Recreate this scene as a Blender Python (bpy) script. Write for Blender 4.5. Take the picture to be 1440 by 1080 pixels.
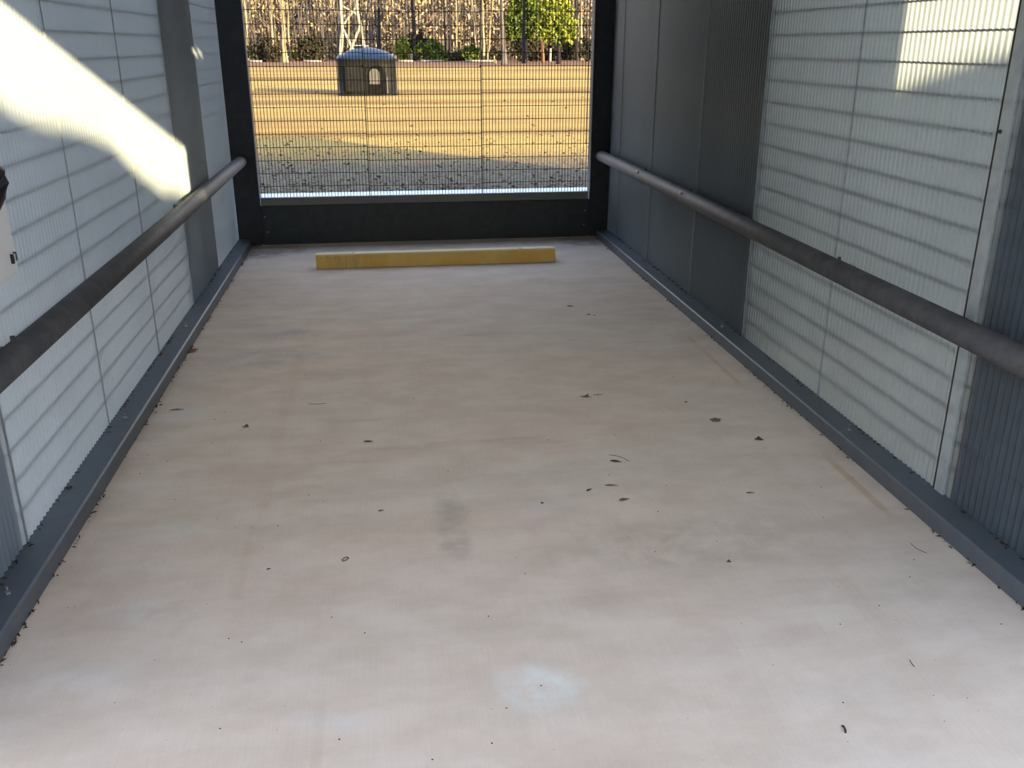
import bpy, bmesh, math, random
from mathutils import Vector, Matrix
import numpy as np

for o in list(bpy.data.objects):
    bpy.data.objects.remove(o)
SC = bpy.context.scene
COL = SC.collection
PI = math.pi

# ------------------------------------------------------------------ camera
F_PX, YAW, PITCH, ROLL = 1283.96, 0.140611521, 0.355270159, 0.000816838
CAM_POS = Vector((-0.381862, -7.928030, 1.602653))


def cam_axes():
    cy, sy, cp, sp = math.cos(YAW), math.sin(YAW), math.cos(PITCH), math.sin(PITCH)
    f = Vector((sy * cp, cy * cp, -sp))
    r = Vector((cy, -sy, 0))
    u = r.cross(f)
    c, s = math.cos(ROLL), math.sin(ROLL)
    return c * r + s * u, -s * r + c * u, f


cam = bpy.data.cameras.new('camera')
camo = bpy.data.objects.new('camera', cam)
COL.objects.link(camo)
cam.sensor_fit = 'HORIZONTAL'
cam.sensor_width = 36.0
cam.lens = 36.0 * F_PX / 1440.0
cam.clip_end = 600
cam.clip_start = 0.02
_r, _u, _f = cam_axes()
camo.matrix_world = Matrix(((_r.x, _u.x, -_f.x, CAM_POS.x), (_r.y, _u.y, -_f.y, CAM_POS.y), (_r.z, _u.z, -_f.z, CAM_POS.z), (0, 0, 0, 1)))
SC.camera = camo

# ------------------------------------------------------------------ sky, sun, exposure
SKY_STRENGTH = 1.15
SUN_STRENGTH = 9.0
EXPOSURE = 1.78
AZ, EL = math.atan(0.75), math.radians(12.6)      # the sun stands low behind the camera, to the right
world = bpy.data.worlds.new('sky')
SC.world = world
world.use_nodes = True
wt = world.node_tree
wt.nodes.clear()
wo = wt.nodes.new('ShaderNodeOutputWorld')
wb = wt.nodes.new('ShaderNodeBackground')
wc = wt.nodes.new('ShaderNodeTexCoord')
wsep = wt.nodes.new('ShaderNodeSeparateXYZ')
wr = wt.nodes.new('ShaderNodeValToRGB')
wt.links.new(wc.outputs['Generated'], wsep.inputs[0])
wt.links.new(wsep.outputs['Z'], wr.inputs[0])
wr.color_ramp.elements[0].position = 0.0
wr.color_ramp.elements[0].color = (1.0, 0.93, 0.82, 1)
wr.color_ramp.elements[1].position = 0.75
wr.color_ramp.elements[1].color = (0.46, 0.63, 1.0, 1)
e_ = wr.color_ramp.elements.new(0.22)
e_.color = (0.88, 0.91, 0.96, 1)
wt.links.new(wr.outputs[0], wb.inputs[0])
wb.inputs[1].default_value = SKY_STRENGTH
wt.links.new(wb.outputs[0], wo.inputs[0])

sun = bpy.data.lights.new('sun', 'SUN')
suno = bpy.data.objects.new('sun', sun)
COL.objects.link(suno)
sun.energy = SUN_STRENGTH
sun.color = (1.0, 0.80, 0.44)
sun.angle = math.radians(0.53)
tdir = Vector((-math.sin(AZ) * math.cos(EL), math.cos(AZ) * math.cos(EL), -math.sin(EL)))
suno.rotation_euler = tdir.to_track_quat('-Z', 'Y').to_euler()
suno.location = (20, -26, 9)

vs = SC.view_settings
vs.view_transform = 'Standard'
vs.look = 'None'
vs.gamma = 1.0
vs.use_curve_mapping = False
vs.exposure = EXPOSURE
SC.display_settings.display_device = 'sRGB'


# ------------------------------------------------------------------ helpers
def ray(px, py):
    return (_r * (px - 720) + _u * (540 - py) + _f * F_PX)


def at_y(px, py, y):
    d = ray(px, py)
    return CAM_POS + d * ((y - CAM_POS.y) / d.y)


def at_x(px, py, x):
    d = ray(px, py)
    return CAM_POS + d * ((x - CAM_POS.x) / d.x)


def at_z(px, py, z=0.0):
    d = ray(px, py)
    return CAM_POS + d * ((z - CAM_POS.z) / d.z)


class MB:
    """collects verts and faces into one mesh"""

    def __init__(self):
        self.v, self.f = [], []

    def add(self, vs_, fs_):
        n = len(self.v)
        self.v += [tuple(p) for p in vs_]
        self.f += [tuple(i + n for i in q) for q in fs_]
        return self

    def box(self, x0, x1, y0, y1, z0, z1):
        return self.add([(x0, y0, z0), (x1, y0, z0), (x1, y1, z0), (x0, y1, z0), (x0, y0, z1), (x1, y0, z1), (x1, y1, z1), (x0, y1, z1)],
                        [(0, 3, 2, 1), (4, 5, 6, 7), (0, 1, 5, 4), (1, 2, 6, 5), (2, 3, 7, 6), (3, 0, 4, 7)])

    def tube(self, pts, rads, seg=10, cap=True):
        pts = [Vector(p) for p in pts]
        if not hasattr(rads, '__len__'):
            rads = [rads] * len(pts)
        rings, up = [], Vector((0.03, 0.02, 1))
        vs_, fs_ = [], []
        for i, p in enumerate(pts):
            t = (pts[min(i + 1, len(pts) - 1)] - pts[max(i - 1, 0)]).normalized()
            ref = up if abs(t.dot(Vector((0, 0, 1)))) < 0.9 else Vector((1, 0.03, 0))
            a = t.cross(ref).normalized()
            b = t.cross(a)
            for k in range(seg):
                q = 2 * PI * k / seg
                vs_.append(p + (a * math.cos(q) + b * math.sin(q)) * rads[i])
        for i in range(len(pts) - 1):
            for k in range(seg):
                k2 = (k + 1) % seg
                fs_.append((i * seg + k, i * seg + k2, (i + 1) * seg + k2, (i + 1) * seg + k))
        if cap:
            fs_.append(tuple(range(seg))[::-1])
            fs_.append(tuple(range((len(pts) - 1) * seg, len(pts) * seg)))
        return self.add(vs_, fs_)

    def prism_x(self, prof, x0, x1):
        """profile of (y,z) swept along x"""
        n = len(prof)
        vs_ = [(x0, y, z) for y, z in prof] + [(x1, y, z) for y, z in prof]
        fs_ = [(i, (i + 1) % n, n + (i + 1) % n, n + i) for i in range(n)] + [tuple(range(n))[::-1], tuple(range(n, 2 * n))]
        return self.add(vs_, fs_)

    def prism_y(self, prof, y0, y1):
        n = len(prof)
        vs_ = [(x, y0, z) for x, z in prof] + [(x, y1, z) for x, z in prof]
        fs_ = [(i, (i + 1) % n, n + (i + 1) % n, n + i) for i in range(n)] + [tuple(range(n))[::-1], tuple(range(n, 2 * n))]
        return self.add(vs_, fs_)

    def build(self, name, mat, parent=None, smooth=False, bevel=0.0, fix=True):
        me = bpy.data.meshes.new(name)
        me.from_pydata(self.v, [], self.f)
        if fix:
            bm = bmesh.new()
            bm.from_mesh(me)
            bmesh.ops.recalc_face_normals(bm, faces=bm.faces)
            bm.to_mesh(me)
            bm.free()
        me.update()
        if mat:
            me.materials.append(mat)
        if smooth:
            me.polygons.foreach_set('use_smooth', [True] * len(me.polygons))
        o = bpy.data.objects.new(name, me)
        COL.objects.link(o)
        if parent is not None:
            o.parent = parent
        if bevel:
            m = o.modifiers.new('bevel', 'BEVEL')
            m.width = bevel
            m.segments = 2
            m.limit_method = 'ANGLE'
        return o


def tag(o, label=None, cat=None, group=None, kind=None):
    if label:
        o['label'] = label
    if cat:
        o['category'] = cat
    if group:
        o['group'] = group
    if kind:
        o['kind'] = kind
    return o


def empty(name, loc=(0, 0, 0), label=None, cat=None, group=None, kind=None):
    o = bpy.data.objects.new(name, None)
    COL.objects.link(o)
    o.location = loc
    o.empty_display_size = 0.1
    return tag(o, label, cat, group, kind)


class NT:
    """small node-tree builder"""

    def __init__(self, name):
        self.m = bpy.data.materials.new(name)
        self.m.use_nodes = True
        self.t = self.m.node_tree
        self.t.nodes.clear()
        self.out = self.t.nodes.new('ShaderNodeOutputMaterial')

    def n(self, typ, **kw):
        nd = self.t.nodes.new('ShaderNode' + typ)
        for k, v in kw.items():
            if k.startswith('i_'):
                nd.inputs[k[2:].replace('_', ' ')].default_value = v
            else:
                setattr(nd, k, v)
        return nd

    def l(self, a, b):
        self.t.links.new(a, b)

    def pos(self, scale=(1, 1, 1), obj=False):
        if obj:
            src = self.n('TexCoord').outputs['Object']
        else:
            src = self.n('NewGeometry').outputs['Position']
        mp = self.n('Mapping')
        mp.inputs['Scale'].default_value = scale
        self.l(src, mp.inputs[0])
        return mp.outputs[0]

    def noise(self, vec, scale, detail=4, rough=0.55, lo=None, hi=None):
        nd = self.n('TexNoise')
        nd.inputs['Scale'].default_value = scale
        nd.inputs['Detail'].default_value = detail
        nd.inputs['Roughness'].default_value = rough
        self.l(vec, nd.inputs['Vector'])
        if lo is None:
            return nd.outputs['Fac']
        return self.rng(nd.outputs['Fac'], lo, hi)

    def rng(self, fac, lo, hi, a=0.0, b=1.0):
        mr = self.n('MapRange')
        mr.interpolation_type = 'SMOOTHSTEP'
        mr.inputs['From Min'].default_value = lo
        mr.inputs['From Max'].default_value = hi
        mr.inputs['To Min'].default_value = a
        mr.inputs['To Max'].default_value = b
        self.l(fac, mr.inputs['Value'])
        return mr.outputs[0]

    def math(self, op, a, b=None):
        nd = self.n('Math', operation=op)
        for i, x in enumerate((a, b)):
            if x is None:
                continue
            if isinstance(x, (int, float)):
                nd.inputs[i].default_value = x
            else:
                self.l(x, nd.inputs[i])
        return nd.outputs[0]

    def mix(self, fac, a, b, blend='MIX'):
        nd = self.n('MixRGB', blend_type=blend)
        for i, x in enumerate((fac, a, b)):
            if isinstance(x, (int, float)):
                nd.inputs[i].default_value = x
            elif isinstance(x, tuple):
                nd.inputs[i].default_value = (*x[:3], 1)
            else:
                self.l(x, nd.inputs[i])
        return nd.outputs[0]

    def spot(self, vec_sep, cx, cy, rx, ry, soft=1.0):
        """elliptical mask around (cx,cy) in world x,y"""
        dx = self.math('DIVIDE', self.math('SUBTRACT', vec_sep.outputs[0], cx), rx)
        dy = self.math('DIVIDE', self.math('SUBTRACT', vec_sep.outputs[1], cy), ry)
        d = self.math('ADD', self.math('MULTIPLY', dx, dx), self.math('MULTIPLY', dy, dy))
        return self.rng(d, 0.0, 1.0 * soft, 1.0, 0.0)

    def principled(self, color, rough=0.6, metal=0.0, spec=0.5, bump=None, bump_str=0.2, bump_dist=0.01):
        p = self.n('BsdfPrincipled')
        if isinstance(color, tuple):
            p.inputs['Base Color'].default_value = (*color[:3], 1)
        else:
            self.l(color, p.inputs['Base Color'])
        if isinstance(rough, (int, float)):
            p.inputs['Roughness'].default_value = rough
        else:
            self.l(rough, p.inputs['Roughness'])
        p.inputs['Metallic'].default_value = metal
        p.inputs['Specular IOR Level'].default_value = spec
        if bump is not None:
            b = self.n('Bump')
            b.inputs['Strength'].default_value = bump_str
            b.inputs['Distance'].default_value = bump_dist
            self.l(bump, b.inputs['Height'])
            self.l(b.outputs[0], p.inputs['Normal'])
        self.l(p.outputs[0], self.out.inputs[0])
        return self.m


def speckled(name, c1, c2, scale=30, rough=0.6, metal=0.0, spec=0.5, bump=0.0, stretch=(1, 1, 1), lo=0.35, hi=0.65):
    t = NT(name)
    v = t.pos(stretch)
    f = t.noise(v, scale, 4, 0.6, lo, hi)
    return t.principled(t.mix(f, c1, c2), rough, metal, spec, bump=f if bump else None, bump_str=bump)


# ------------------------------------------------------------------ materials
def mat_floor():
    t = NT('broomed_concrete')
    v = t.pos()
    sep = t.n('SeparateXYZ')
    t.l(v, sep.inputs[0])
    vx = t.pos((0.35, 1.1, 1))
    big = t.noise(vx, 1.3, 5, 0.6, 0.36, 0.64)
    c = t.mix(big, (0.64, 0.52, 0.42), (0.61, 0.54, 0.46))
    # pinkish wash along the left half, greyer on the right
    left = t.rng(sep.outputs[0], -1.3, 0.7, 1.0, 0.0)
    c = t.mix(t.math('MULTIPLY', left, 0.30), c, (0.67, 0.49, 0.36))
    right = t.rng(sep.outputs[0], 0.0, 1.3, 0.0, 1.0)
    c = t.mix(t.math('MULTIPLY', right, 0.30), c, (0.50, 0.50, 0.465))
    # tan stains, stretched across the bay
    st = t.noise(t.pos((0.5, 2.2, 1)), 1.1, 6, 0.62, 0.50, 0.72)
    c = t.mix(t.math('MULTIPLY', st, 0.55), c, (0.46, 0.36, 0.265))
    # dirty cross streaks in the middle strip
    cs = t.noise(t.pos((0.9, 7.0, 1)), 1.0, 3, 0.5, 0.58, 0.72)
    midm = t.math('MULTIPLY', t.rng(sep.outputs[0], -0.9, -0.45, 0.0, 1.0), t.rng(sep.outputs[0], 0.1, 0.6, 1.0, 0.0))
    midm = t.math('MULTIPLY', midm, t.rng(sep.outputs[1], -5.4, -4.6, 0.0, 1.0))
    c = t.mix(t.math('MULTIPLY', t.math('MULTIPLY', cs, midm), 0.5), c, (0.33, 0.27, 0.20))
    # pale bluish lime bloom
    bl = t.noise(t.pos((0.8, 1.6, 1)), 1.7, 4, 0.55, 0.60, 0.76)
    c = t.mix(t.math('MULTIPLY', bl, 0.6), c, (0.60, 0.635, 0.645))
    for (cx, cy, rx, ry, col, a) in (
            (-0.03, -5.96, 0.10, 0.075, (0.68, 0.80, 0.80), 1.1),
            (-0.192, -5.02, 0.055, 0.20, (0.24, 0.21, 0.17), 0.75),
            (-0.19, -5.22, 0.05, 0.06, (0.26, 0.23, 0.18), 0.7),
            (-1.08, -3.05, 0.33, 0.16, (0.30, 0.30, 0.32), 0.75),
            (-1.00, -2.62, 0.2, 0.10, (0.30, 0.30, 0.32), 0.7),
            (0.62, -5.30, 0.42, 0.16, (0.42, 0.35, 0.26), 1.0),
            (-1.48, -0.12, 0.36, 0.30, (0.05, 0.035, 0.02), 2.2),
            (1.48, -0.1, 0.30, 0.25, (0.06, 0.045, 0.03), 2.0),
            (0.35, -6.42, 0.42, 0.10, (0.64, 0.66, 0.66), 0.35),
            (-1.15, -5.45, 0.14, 0.06, (0.68, 0.70, 0.68), 0.6),
            (-1.20, -5.75, 0.12, 0.05, (0.68, 0.70, 0.68), 0.55),
            (-1.18, -4.95, 0.16, 0.07, (0.66, 0.69, 0.66), 0.5),
            (-1.22, -5.2, 0.14, 0.06, (0.66, 0.69, 0.66), 0.5)):
        m = t.spot(sep, cx, cy, rx * 1.6, ry * 1.6)
        n2 = t.noise(v, 9.0, 4, 0.6, 0.25, 0.75)
        c = t.mix(t.math('MULTIPLY', t.math('MULTIPLY', m, a), n2), c, col)
    # rusty drip stripes beside the right sill
    for (cx, y0, y1, w, a) in ((1.395, -5.25, -4.62, 0.024, 1.5), (1.36, -3.9, -2.9, 0.024, 0.9), (1.02, -5.9, -5.4, 0.05, 0.3), (-0.88, -5.7, -2.2, 0.05, 0.22), (-0.60, -6.3, -5.85, 0.02, 0.35)):
        dx = t.math('ABSOLUTE', t.math('SUBTRACT', sep.outputs[0], cx))
        m = t.rng(dx, 0.2 * w, w, 1.0, 0.0)
        m = t.math('MULTIPLY', m, t.math('MULTIPLY', t.rng(sep.outputs[1], y0, y0 + 0.15, 0, 1), t.rng(sep.outputs[1], y1 - 0.2, y1, 1, 0)))
        m = t.math('MULTIPLY', m, t.noise(t.pos((8, 2, 1)), 2.0, 3, 0.5, 0.25, 0.6))
        c = t.mix(t.math('MULTIPLY', m, a), c, (0.45, 0.31, 0.17))
    # brown dirt close to the gate
    gate = t.rng(sep.outputs[1], -0.55, 0.05, 0.0, 1.0)
    c = t.mix(t.math('MULTIPLY', gate, 0.55), c, (0.27, 0.225, 0.16))
    # fine dark pits and light grains
    pit = t.noise(v, 75, 2, 0.5, 0.70, 0.76)
    c = t.mix(t.math('MULTIPLY', pit, 0.5), c, (0.25, 0.21, 0.18))
    grain = t.noise(v, 190, 3, 0.7, 0.2, 0.8)
    c = t.mix(0.16, c, t.mix(grain, (0.36, 0.33, 0.30), (0.78, 0.75, 0.72)))
    broom = t.noise(t.pos((60, 1.4, 1)), 3.0, 3, 0.6)
    c = t.mix(0.10, c, t.mix(t.rng(broom, 0.3, 0.7), (0.40, 0.37, 0.34), (0.68, 0.64, 0.60)))
    h = t.math('ADD', t.math('MULTIPLY', broom, 0.6), t.math('MULTIPLY', grain, 0.5))
    mot = t.noise(t.pos((0.8, 1.3, 1)), 4.5, 5, 0.62, 0.32, 0.68)
    c = t.mix(0.30, c, t.mix(mot, (0.44, 0.385, 0.34), (0.68, 0.64, 0.61)))
    c = t.mix(1.0, c, (1.25, 1.14, 1.01), 'MULTIPLY')
    return t.principled(c, 0.82, 0, 0.3, bump=h, bump_str=0.12, bump_dist=0.004)


def mat_sheet(name, tint, trans=0.42, refr=0.22, rough=0.22, gloss=0.10, streak=None, streak_amt=0.0):
    """ribbed translucent plastic sheet"""
    t = NT(name)
    v = t.pos()
    dirt = t.noise(t.pos((1, 1, 0.5)), 2.2, 5, 0.6, 0.3, 0.7)
    c = t.mix(dirt, tuple(x * 0.93 for x in tint), tint)
    spk = t.noise(v, 60, 2, 0.6, 0.66, 0.74)
    c = t.mix(t.math('MULTIPLY', spk, 0.25), c, tuple(x * 0.6 for x in tint))
    if streak:
        s = t.noise(t.pos((1, 22, 0.25)), 1.6, 4, 0.6, 0.42, 0.66)
        c = t.mix(t.math('MULTIPLY', s, streak_amt), c, streak)
    dif = t.n('BsdfDiffuse')
    tr = t.n('BsdfTranslucent')
    rf = t.n('BsdfRefraction')
    gl = t.n('BsdfGlossy')
    t.l(c, dif.inputs[0])
    t.l(c, tr.inputs[0])
    t.l(c, rf.inputs[0])
    rf.inputs['Roughness'].default_value = rough
    rf.inputs['IOR'].default_value = 1.18
    gl.inputs['Roughness'].default_value = 0.28
    m1 = t.n('MixShader')
    m1.inputs[0].default_value = trans
    t.l(dif.outputs[0], m1.inputs[1])
    t.l(tr.outputs[0], m1.inputs[2])
    m2 = t.n('MixShader')
    m2.inputs[0].default_value = refr
    t.l(m1.outputs[0], m2.inputs[1])
    t.l(rf.outputs[0], m2.inputs[2])
    fr = t.n('Fresnel')
    fr.inputs[0].default_value = 1.4
    m3 = t.n('MixShader')
    t.l(t.math('ADD', t.math('MULTIPLY', fr.outputs[0], 0.07), gloss * 0.12), m3.inputs[0])
    t.l(m2.outputs[0], m3.inputs[1])
    t.l(gl.outputs[0], m3.inputs[2])
    t.l(m3.outputs[0], t.out.inputs[0])
    return t.m


def mat_steel(name, col, rough=0.5, dusty=0.25):
    t = NT(name)
    v = t.pos()
    f = t.noise(v, 14, 5, 0.65, 0.35, 0.7)
    c = t.mix(t.math('MULTIPLY', f, dusty), col, (0.16, 0.145, 0.13))
    g = t.noise(v, 160, 2, 0.5)
    return t.principled(c, rough, 0.0, 0.45, bump=g, bump_str=0.05, bump_dist=0.002)


def mat_wheel_stop():
    t = NT('worn_yellow_paint')
    v = t.pos()
    sep = t.n('SeparateXYZ')
    t.l(v, sep.inputs[0])
    f = t.noise(v, 7, 5, 0.6, 0.35, 0.7)
    c = t.mix(f, (0.93, 0.55, 0.12), (0.97, 0.66, 0.19))
    m = t.math('MULTIPLY', t.spot(sep, -0.62, -0.9, 0.22, 0.3), t.noise(t.pos((18, 3, 6)), 1.2, 5, 0.7, 0.35, 0.65))
    c = t.mix(t.math('MULTIPLY', m, 0.45), c, (0.45, 0.33, 0.22))
    w = t.noise(v, 18, 4, 0.6, 0.66, 0.74)
    c = t.mix(t.math('MULTIPLY', w, 0.7), c, (0.22, 0.17, 0.10))
    top = t.rng(sep.outputs[2], 0.088, 0.098, 0, 1)
    c = t.mix(t.math('MULTIPLY', top, 0.6), c, (0.85, 0.70, 0.42))
    return t.principled(c, 0.65, 0, 0.3, bump=f, bump_str=0.1)


def mat_ground():
    t = NT('winter_grass')
    v = t.pos()
    sep = t.n('SeparateXYZ')
    t.l(v, sep.inputs[0])
    a = t.noise(t.pos((0.14, 1, 1)), 0.20, 6, 0.60, 0.36, 0.58)  # tone bands across the grass, also standing in for long tree shadows
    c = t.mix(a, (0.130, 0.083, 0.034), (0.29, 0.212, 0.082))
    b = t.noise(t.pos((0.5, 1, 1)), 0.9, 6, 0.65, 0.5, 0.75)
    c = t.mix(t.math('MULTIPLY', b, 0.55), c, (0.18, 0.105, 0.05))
    gq = t.noise(v, 0.5, 3, 0.6, 0.55, 0.72)
    c = t.mix(t.math('MULTIPLY', gq, 0.25), c, (0.22, 0.22, 0.08))
    # blades and dead leaves
    fine = t.noise(t.pos((1, 0.6, 1)), 26, 4, 0.75, 0.3, 0.7)
    c = t.mix(0.55, c, t.mix(fine, (0.18, 0.11, 0.05), (0.78, 0.60, 0.28)), 'SOFT_LIGHT')
    # trodden, littered soil next to the shelter: less grass, grey mulch
    n3 = t.noise(v, 0.8, 5, 0.65)
    edge = t.math('ADD', sep.outputs[1], t.math('MULTIPLY', n3, 2.5))
    near = t.rng(edge, 6.2, 9.2, 1.0, 0.0)
    sp = t.noise(v, 16, 4, 0.8, 0.35, 0.68)
    mul = t.mix(sp, (0.055, 0.042, 0.029), (0.150, 0.119, 0.083))
    gr = t.noise(v, 2.0, 4, 0.6, 0.45, 0.65)
    mul = t.mix(t.math('MULTIPLY', gr, 0.35), mul, (0.11, 0.12, 0.055))
    c = t.mix(near, c, mul)
    # mulch strip under the far trees
    far = t.rng(t.math('ADD', sep.outputs[1], t.math('MULTIPLY', t.noise(v, 0.12, 4, 0.6), 14)), 76, 82, 0.0, 1.0)
    c = t.mix(far, c, (0.13, 0.07, 0.04))
    return t.principled(c, 0.95, 0, 0.1, bump=fine, bump_str=0.5, bump_dist=0.04)


def mat_island(name, stops, rough=0.8, trans=0.25):
    """colour varies from leaf to leaf"""
    t = NT(name)
    g = t.n('NewGeometry')
    r = t.n('ValToRGB')
    els = r.color_ramp.elements
    while len(els) < len(stops):
        els.new(0.5)
    for i, cc in enumerate(stops):
        els[i].position = i / max(1, len(stops) - 1)
        els[i].color = (*cc, 1)
    t.l(g.outputs['Random Per Island'], r.inputs[0])
    d = t.n('BsdfDiffuse')
    tr = t.n('BsdfTranslucent')
    t.l(r.outputs[0], d.inputs[0])
    t.l(r.outputs[0], tr.inputs[0])
    m = t.n('MixShader')
    m.inputs[0].default_value = trans
    t.l(d.outputs[0], m.inputs[1])
    t.l(tr.outputs[0], m.inputs[2])
    t.l(m.outputs[0], t.out.inputs[0])
    return t.m


def mat_bark(name, c1, c2):
    t = NT(name)
    v = t.pos((1, 1, 0.25))
    f = t.noise(v, 5, 5, 0.7, 0.35, 0.65)
    return t.principled(t.mix(f, c1, c2), 0.9, 0, 0.15, bump=f, bump_str=0.4, bump_dist=0.05)


def streaky(name, c1, c2):
    t = NT(name)
    f = t.noise(t.pos((1, 34, 0.12)), 1.0, 3, 0.55, 0.60, 0.74)
    return t.principled(t.mix(f, c1, c2), 0.6, 0, 0.3)


M_floor = mat_floor()
M_sheet_l = mat_sheet('clear_ribbed_sheet', (0.58, 0.66, 0.735), 0.56, 0.28, 0.20)
M_sheet_r = mat_sheet('right_ribbed_sheet', (0.50, 0.565, 0.61), 0.90, 0.30, 0.13)  # right wall's sheet: darker tint, more translucent than the left
M_board_dark = streaky('dark_brown_backing', (0.014, 0.012, 0.010), (0.45, 0.44, 0.43))  # pale streaks stand in for glints on the ribs in front
M_board_pale = streaky('dull_grey_backing', (0.42, 0.42, 0.43), (0.20, 0.20, 0.21))
M_board_mid = streaky('slate_backing', (0.20, 0.21, 0.25), (0.28, 0.29, 0.32))
M_post = mat_steel('black_painted_steel', (0.022, 0.025, 0.029), 0.55, 0.10)
M_beam = mat_steel('charcoal_painted_steel', (0.028, 0.036, 0.041), 0.5, 0.12)
M_pipe = mat_steel('dark_grey_pipe_paint', (0.055, 0.055, 0.059), 0.60, 0.3)
M_sill = mat_steel('slate_grey_paint', (0.085, 0.105, 0.125), 0.45, 0.35)
M_bar = mat_steel('dull_galvanised_steel', (0.20, 0.21, 0.18), 0.6, 0.3)
M_wire = mat_steel('black_coated_wire', (0.016, 0.016, 0.017), 0.5, 0.05)
M_bolt = speckled('zinc_bolt', (0.42, 0.41, 0.39), (0.25, 0.22, 0.2), 60, 0.4, 0.6)
M_overlap = speckled('sheet_overlap_tone', (0.40, 0.45, 0.45), (0.34, 0.38, 0.38), 20, 0.5, 0.0)
M_gasket = speckled('dark_gasket', (0.27, 0.285, 0.29), (0.32, 0.33, 0.34), 40, 0.7)
M_sheet_plain = mat_sheet('pale_sheet', (0.72, 0.74, 0.72), 0.75, 0.0, 0.2)
M_sheet_dim = mat_sheet('dimmed_roof_sheet', (0.54, 0.57, 0.60), 0.75, 0.0, 0.2)  # tint lowered so less light reaches the left wall
M_roof = speckled('roof_steel', (0.34, 0.34, 0.33), (0.28, 0.28, 0.27), 3, 0.6)
M_block = speckled('painted_block_wall', (0.30, 0.29, 0.27), (0.24, 0.23, 0.22), 5, 0.85)
M_stop = mat_wheel_stop()
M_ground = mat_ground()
M_path = speckled('pale_concrete', (0.47, 0.54, 0.62), (0.38, 0.44, 0.51), 6, 0.85)  # blue of the skylight in open shade is put into the concrete colour
M_board = speckled('white_board', (0.93, 0.94, 0.95), (0.88, 0.89, 0.90), 4, 0.45)
M_black = speckled('black_rubber', (0.012, 0.012, 0.014), (0.02, 0.02, 0.022), 30, 0.5)
M_chrome = speckled('bright_clasp', (0.85, 0.85, 0.85), (0.7, 0.7, 0.7), 30, 0.35, 0.3)
M_hut = speckled('black_poly_plastic', (0.004, 0.004, 0.0045), (0.007, 0.0067, 0.0064), 4, 0.5, 0, 0.08)
M_dome = speckled('sky_tinted_dome', (0.004, 0.010, 0.028), (0.006, 0.013, 0.034), 4, 0.45, 0, 0.10)  # black plastic; the sky's reflection is put into its colour as blue
M_hut_dark = speckled('opening_shade_black', (0.0035, 0.0035, 0.0035), (0.006, 0.006, 0.006), 6, 0.9, 0, 0.02)
M_hut_door = speckled('dusty_tan_flap', (0.034, 0.030, 0.026), (0.024, 0.022, 0.019), 2.5, 0.7)
M_tower = speckled('pale_painted_timber', (0.201, 0.178, 0.140), (0.157, 0.140, 0.106), 4, 0.8)
M_bark_pale = mat_bark('pale_bark', (0.192, 0.155, 0.099), (0.136, 0.105, 0.062))
M_bark_grey = mat_bark('grey_bark', (0.074, 0.062, 0.057), (0.046, 0.041, 0.041))
M_bark_dark = mat_bark('dark_bark', (0.022, 0.020, 0.022), (0.014, 0.012, 0.013))
M_bark_red = mat_bark('reddish_bark', (0.136, 0.068, 0.040), (0.087, 0.046, 0.028))
M_thicket = mat_island('bare_winter_brush', [(0.325, 0.237, 0.139), (0.189, 0.138, 0.086), (0.389, 0.294, 0.175), (0.262, 0.199, 0.128), (0.099, 0.076, 0.057), (0.361, 0.275, 0.186)], trans=0.15)
M_dkbrush = mat_island('dark_undergrowth', [(0.022, 0.022, 0.015), (0.043, 0.031, 0.022), (0.019, 0.025, 0.015), (0.068, 0.050, 0.031)], trans=0.1)
M_evergreen = mat_island('evergreen_leaf', [(0.056, 0.081, 0.012), (0.031, 0.050, 0.012), (0.112, 0.136, 0.025), (0.074, 0.099, 0.019)], trans=0.2)
M_lime = mat_island('yellow_green_leaf', [(0.136, 0.167, 0.025), (0.198, 0.211, 0.037), (0.099, 0.130, 0.019), (0.167, 0.180, 0.031)], trans=0.25)  # the leaves' own yellow-green
M_hedge = mat_island('hedge_leaf', [(0.03, 0.05, 0.015), (0.05, 0.08, 0.02), (0.025, 0.04, 0.015)], trans=0.1)
M_litter = mat_island('dead_leaf_litter', [(0.054, 0.036, 0.024), (0.120, 0.090, 0.060), (0.168, 0.144, 0.108), (0.072, 0.048, 0.030), (0.132, 0.108, 0.078), (0.042, 0.036, 0.030)], trans=0.1)
M_debris = mat_island('sill_debris', [(0.05, 0.035, 0.02), (0.12, 0.075, 0.04), (0.03, 0.025, 0.02), (0.18, 0.11, 0.06)], trans=0.05)
M_leaf_brown = speckled('dry_brown_leaf', (0.13, 0.085, 0.05), (0.20, 0.14, 0.085), 60, 0.8)
M_leaf_dark = speckled('dark_dead_leaf', (0.05, 0.043, 0.034), (0.10, 0.085, 0.065), 60, 0.8)
M_leaf_orange = speckled('orange_brown_leaf', (0.30, 0.11, 0.035), (0.22, 0.08, 0.03), 50, 0.75)
M_twig = speckled('black_twig', (0.018, 0.016, 0.015), (0.03, 0.027, 0.025), 60, 0.7)

# ------------------------------------------------------------------ setting: floor, ground, walkway, roof
WALL_X = 1.595
FLOOR_X = 1.62
FRONT_Y = -6.03

o = MB().box(-4.95, 5.75, -11.5, 0.28, -0.15, 0.0).build('floor', M_floor)
tag(o, 'stained beige concrete slab of the shelter', 'floor', kind='structure')

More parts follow.
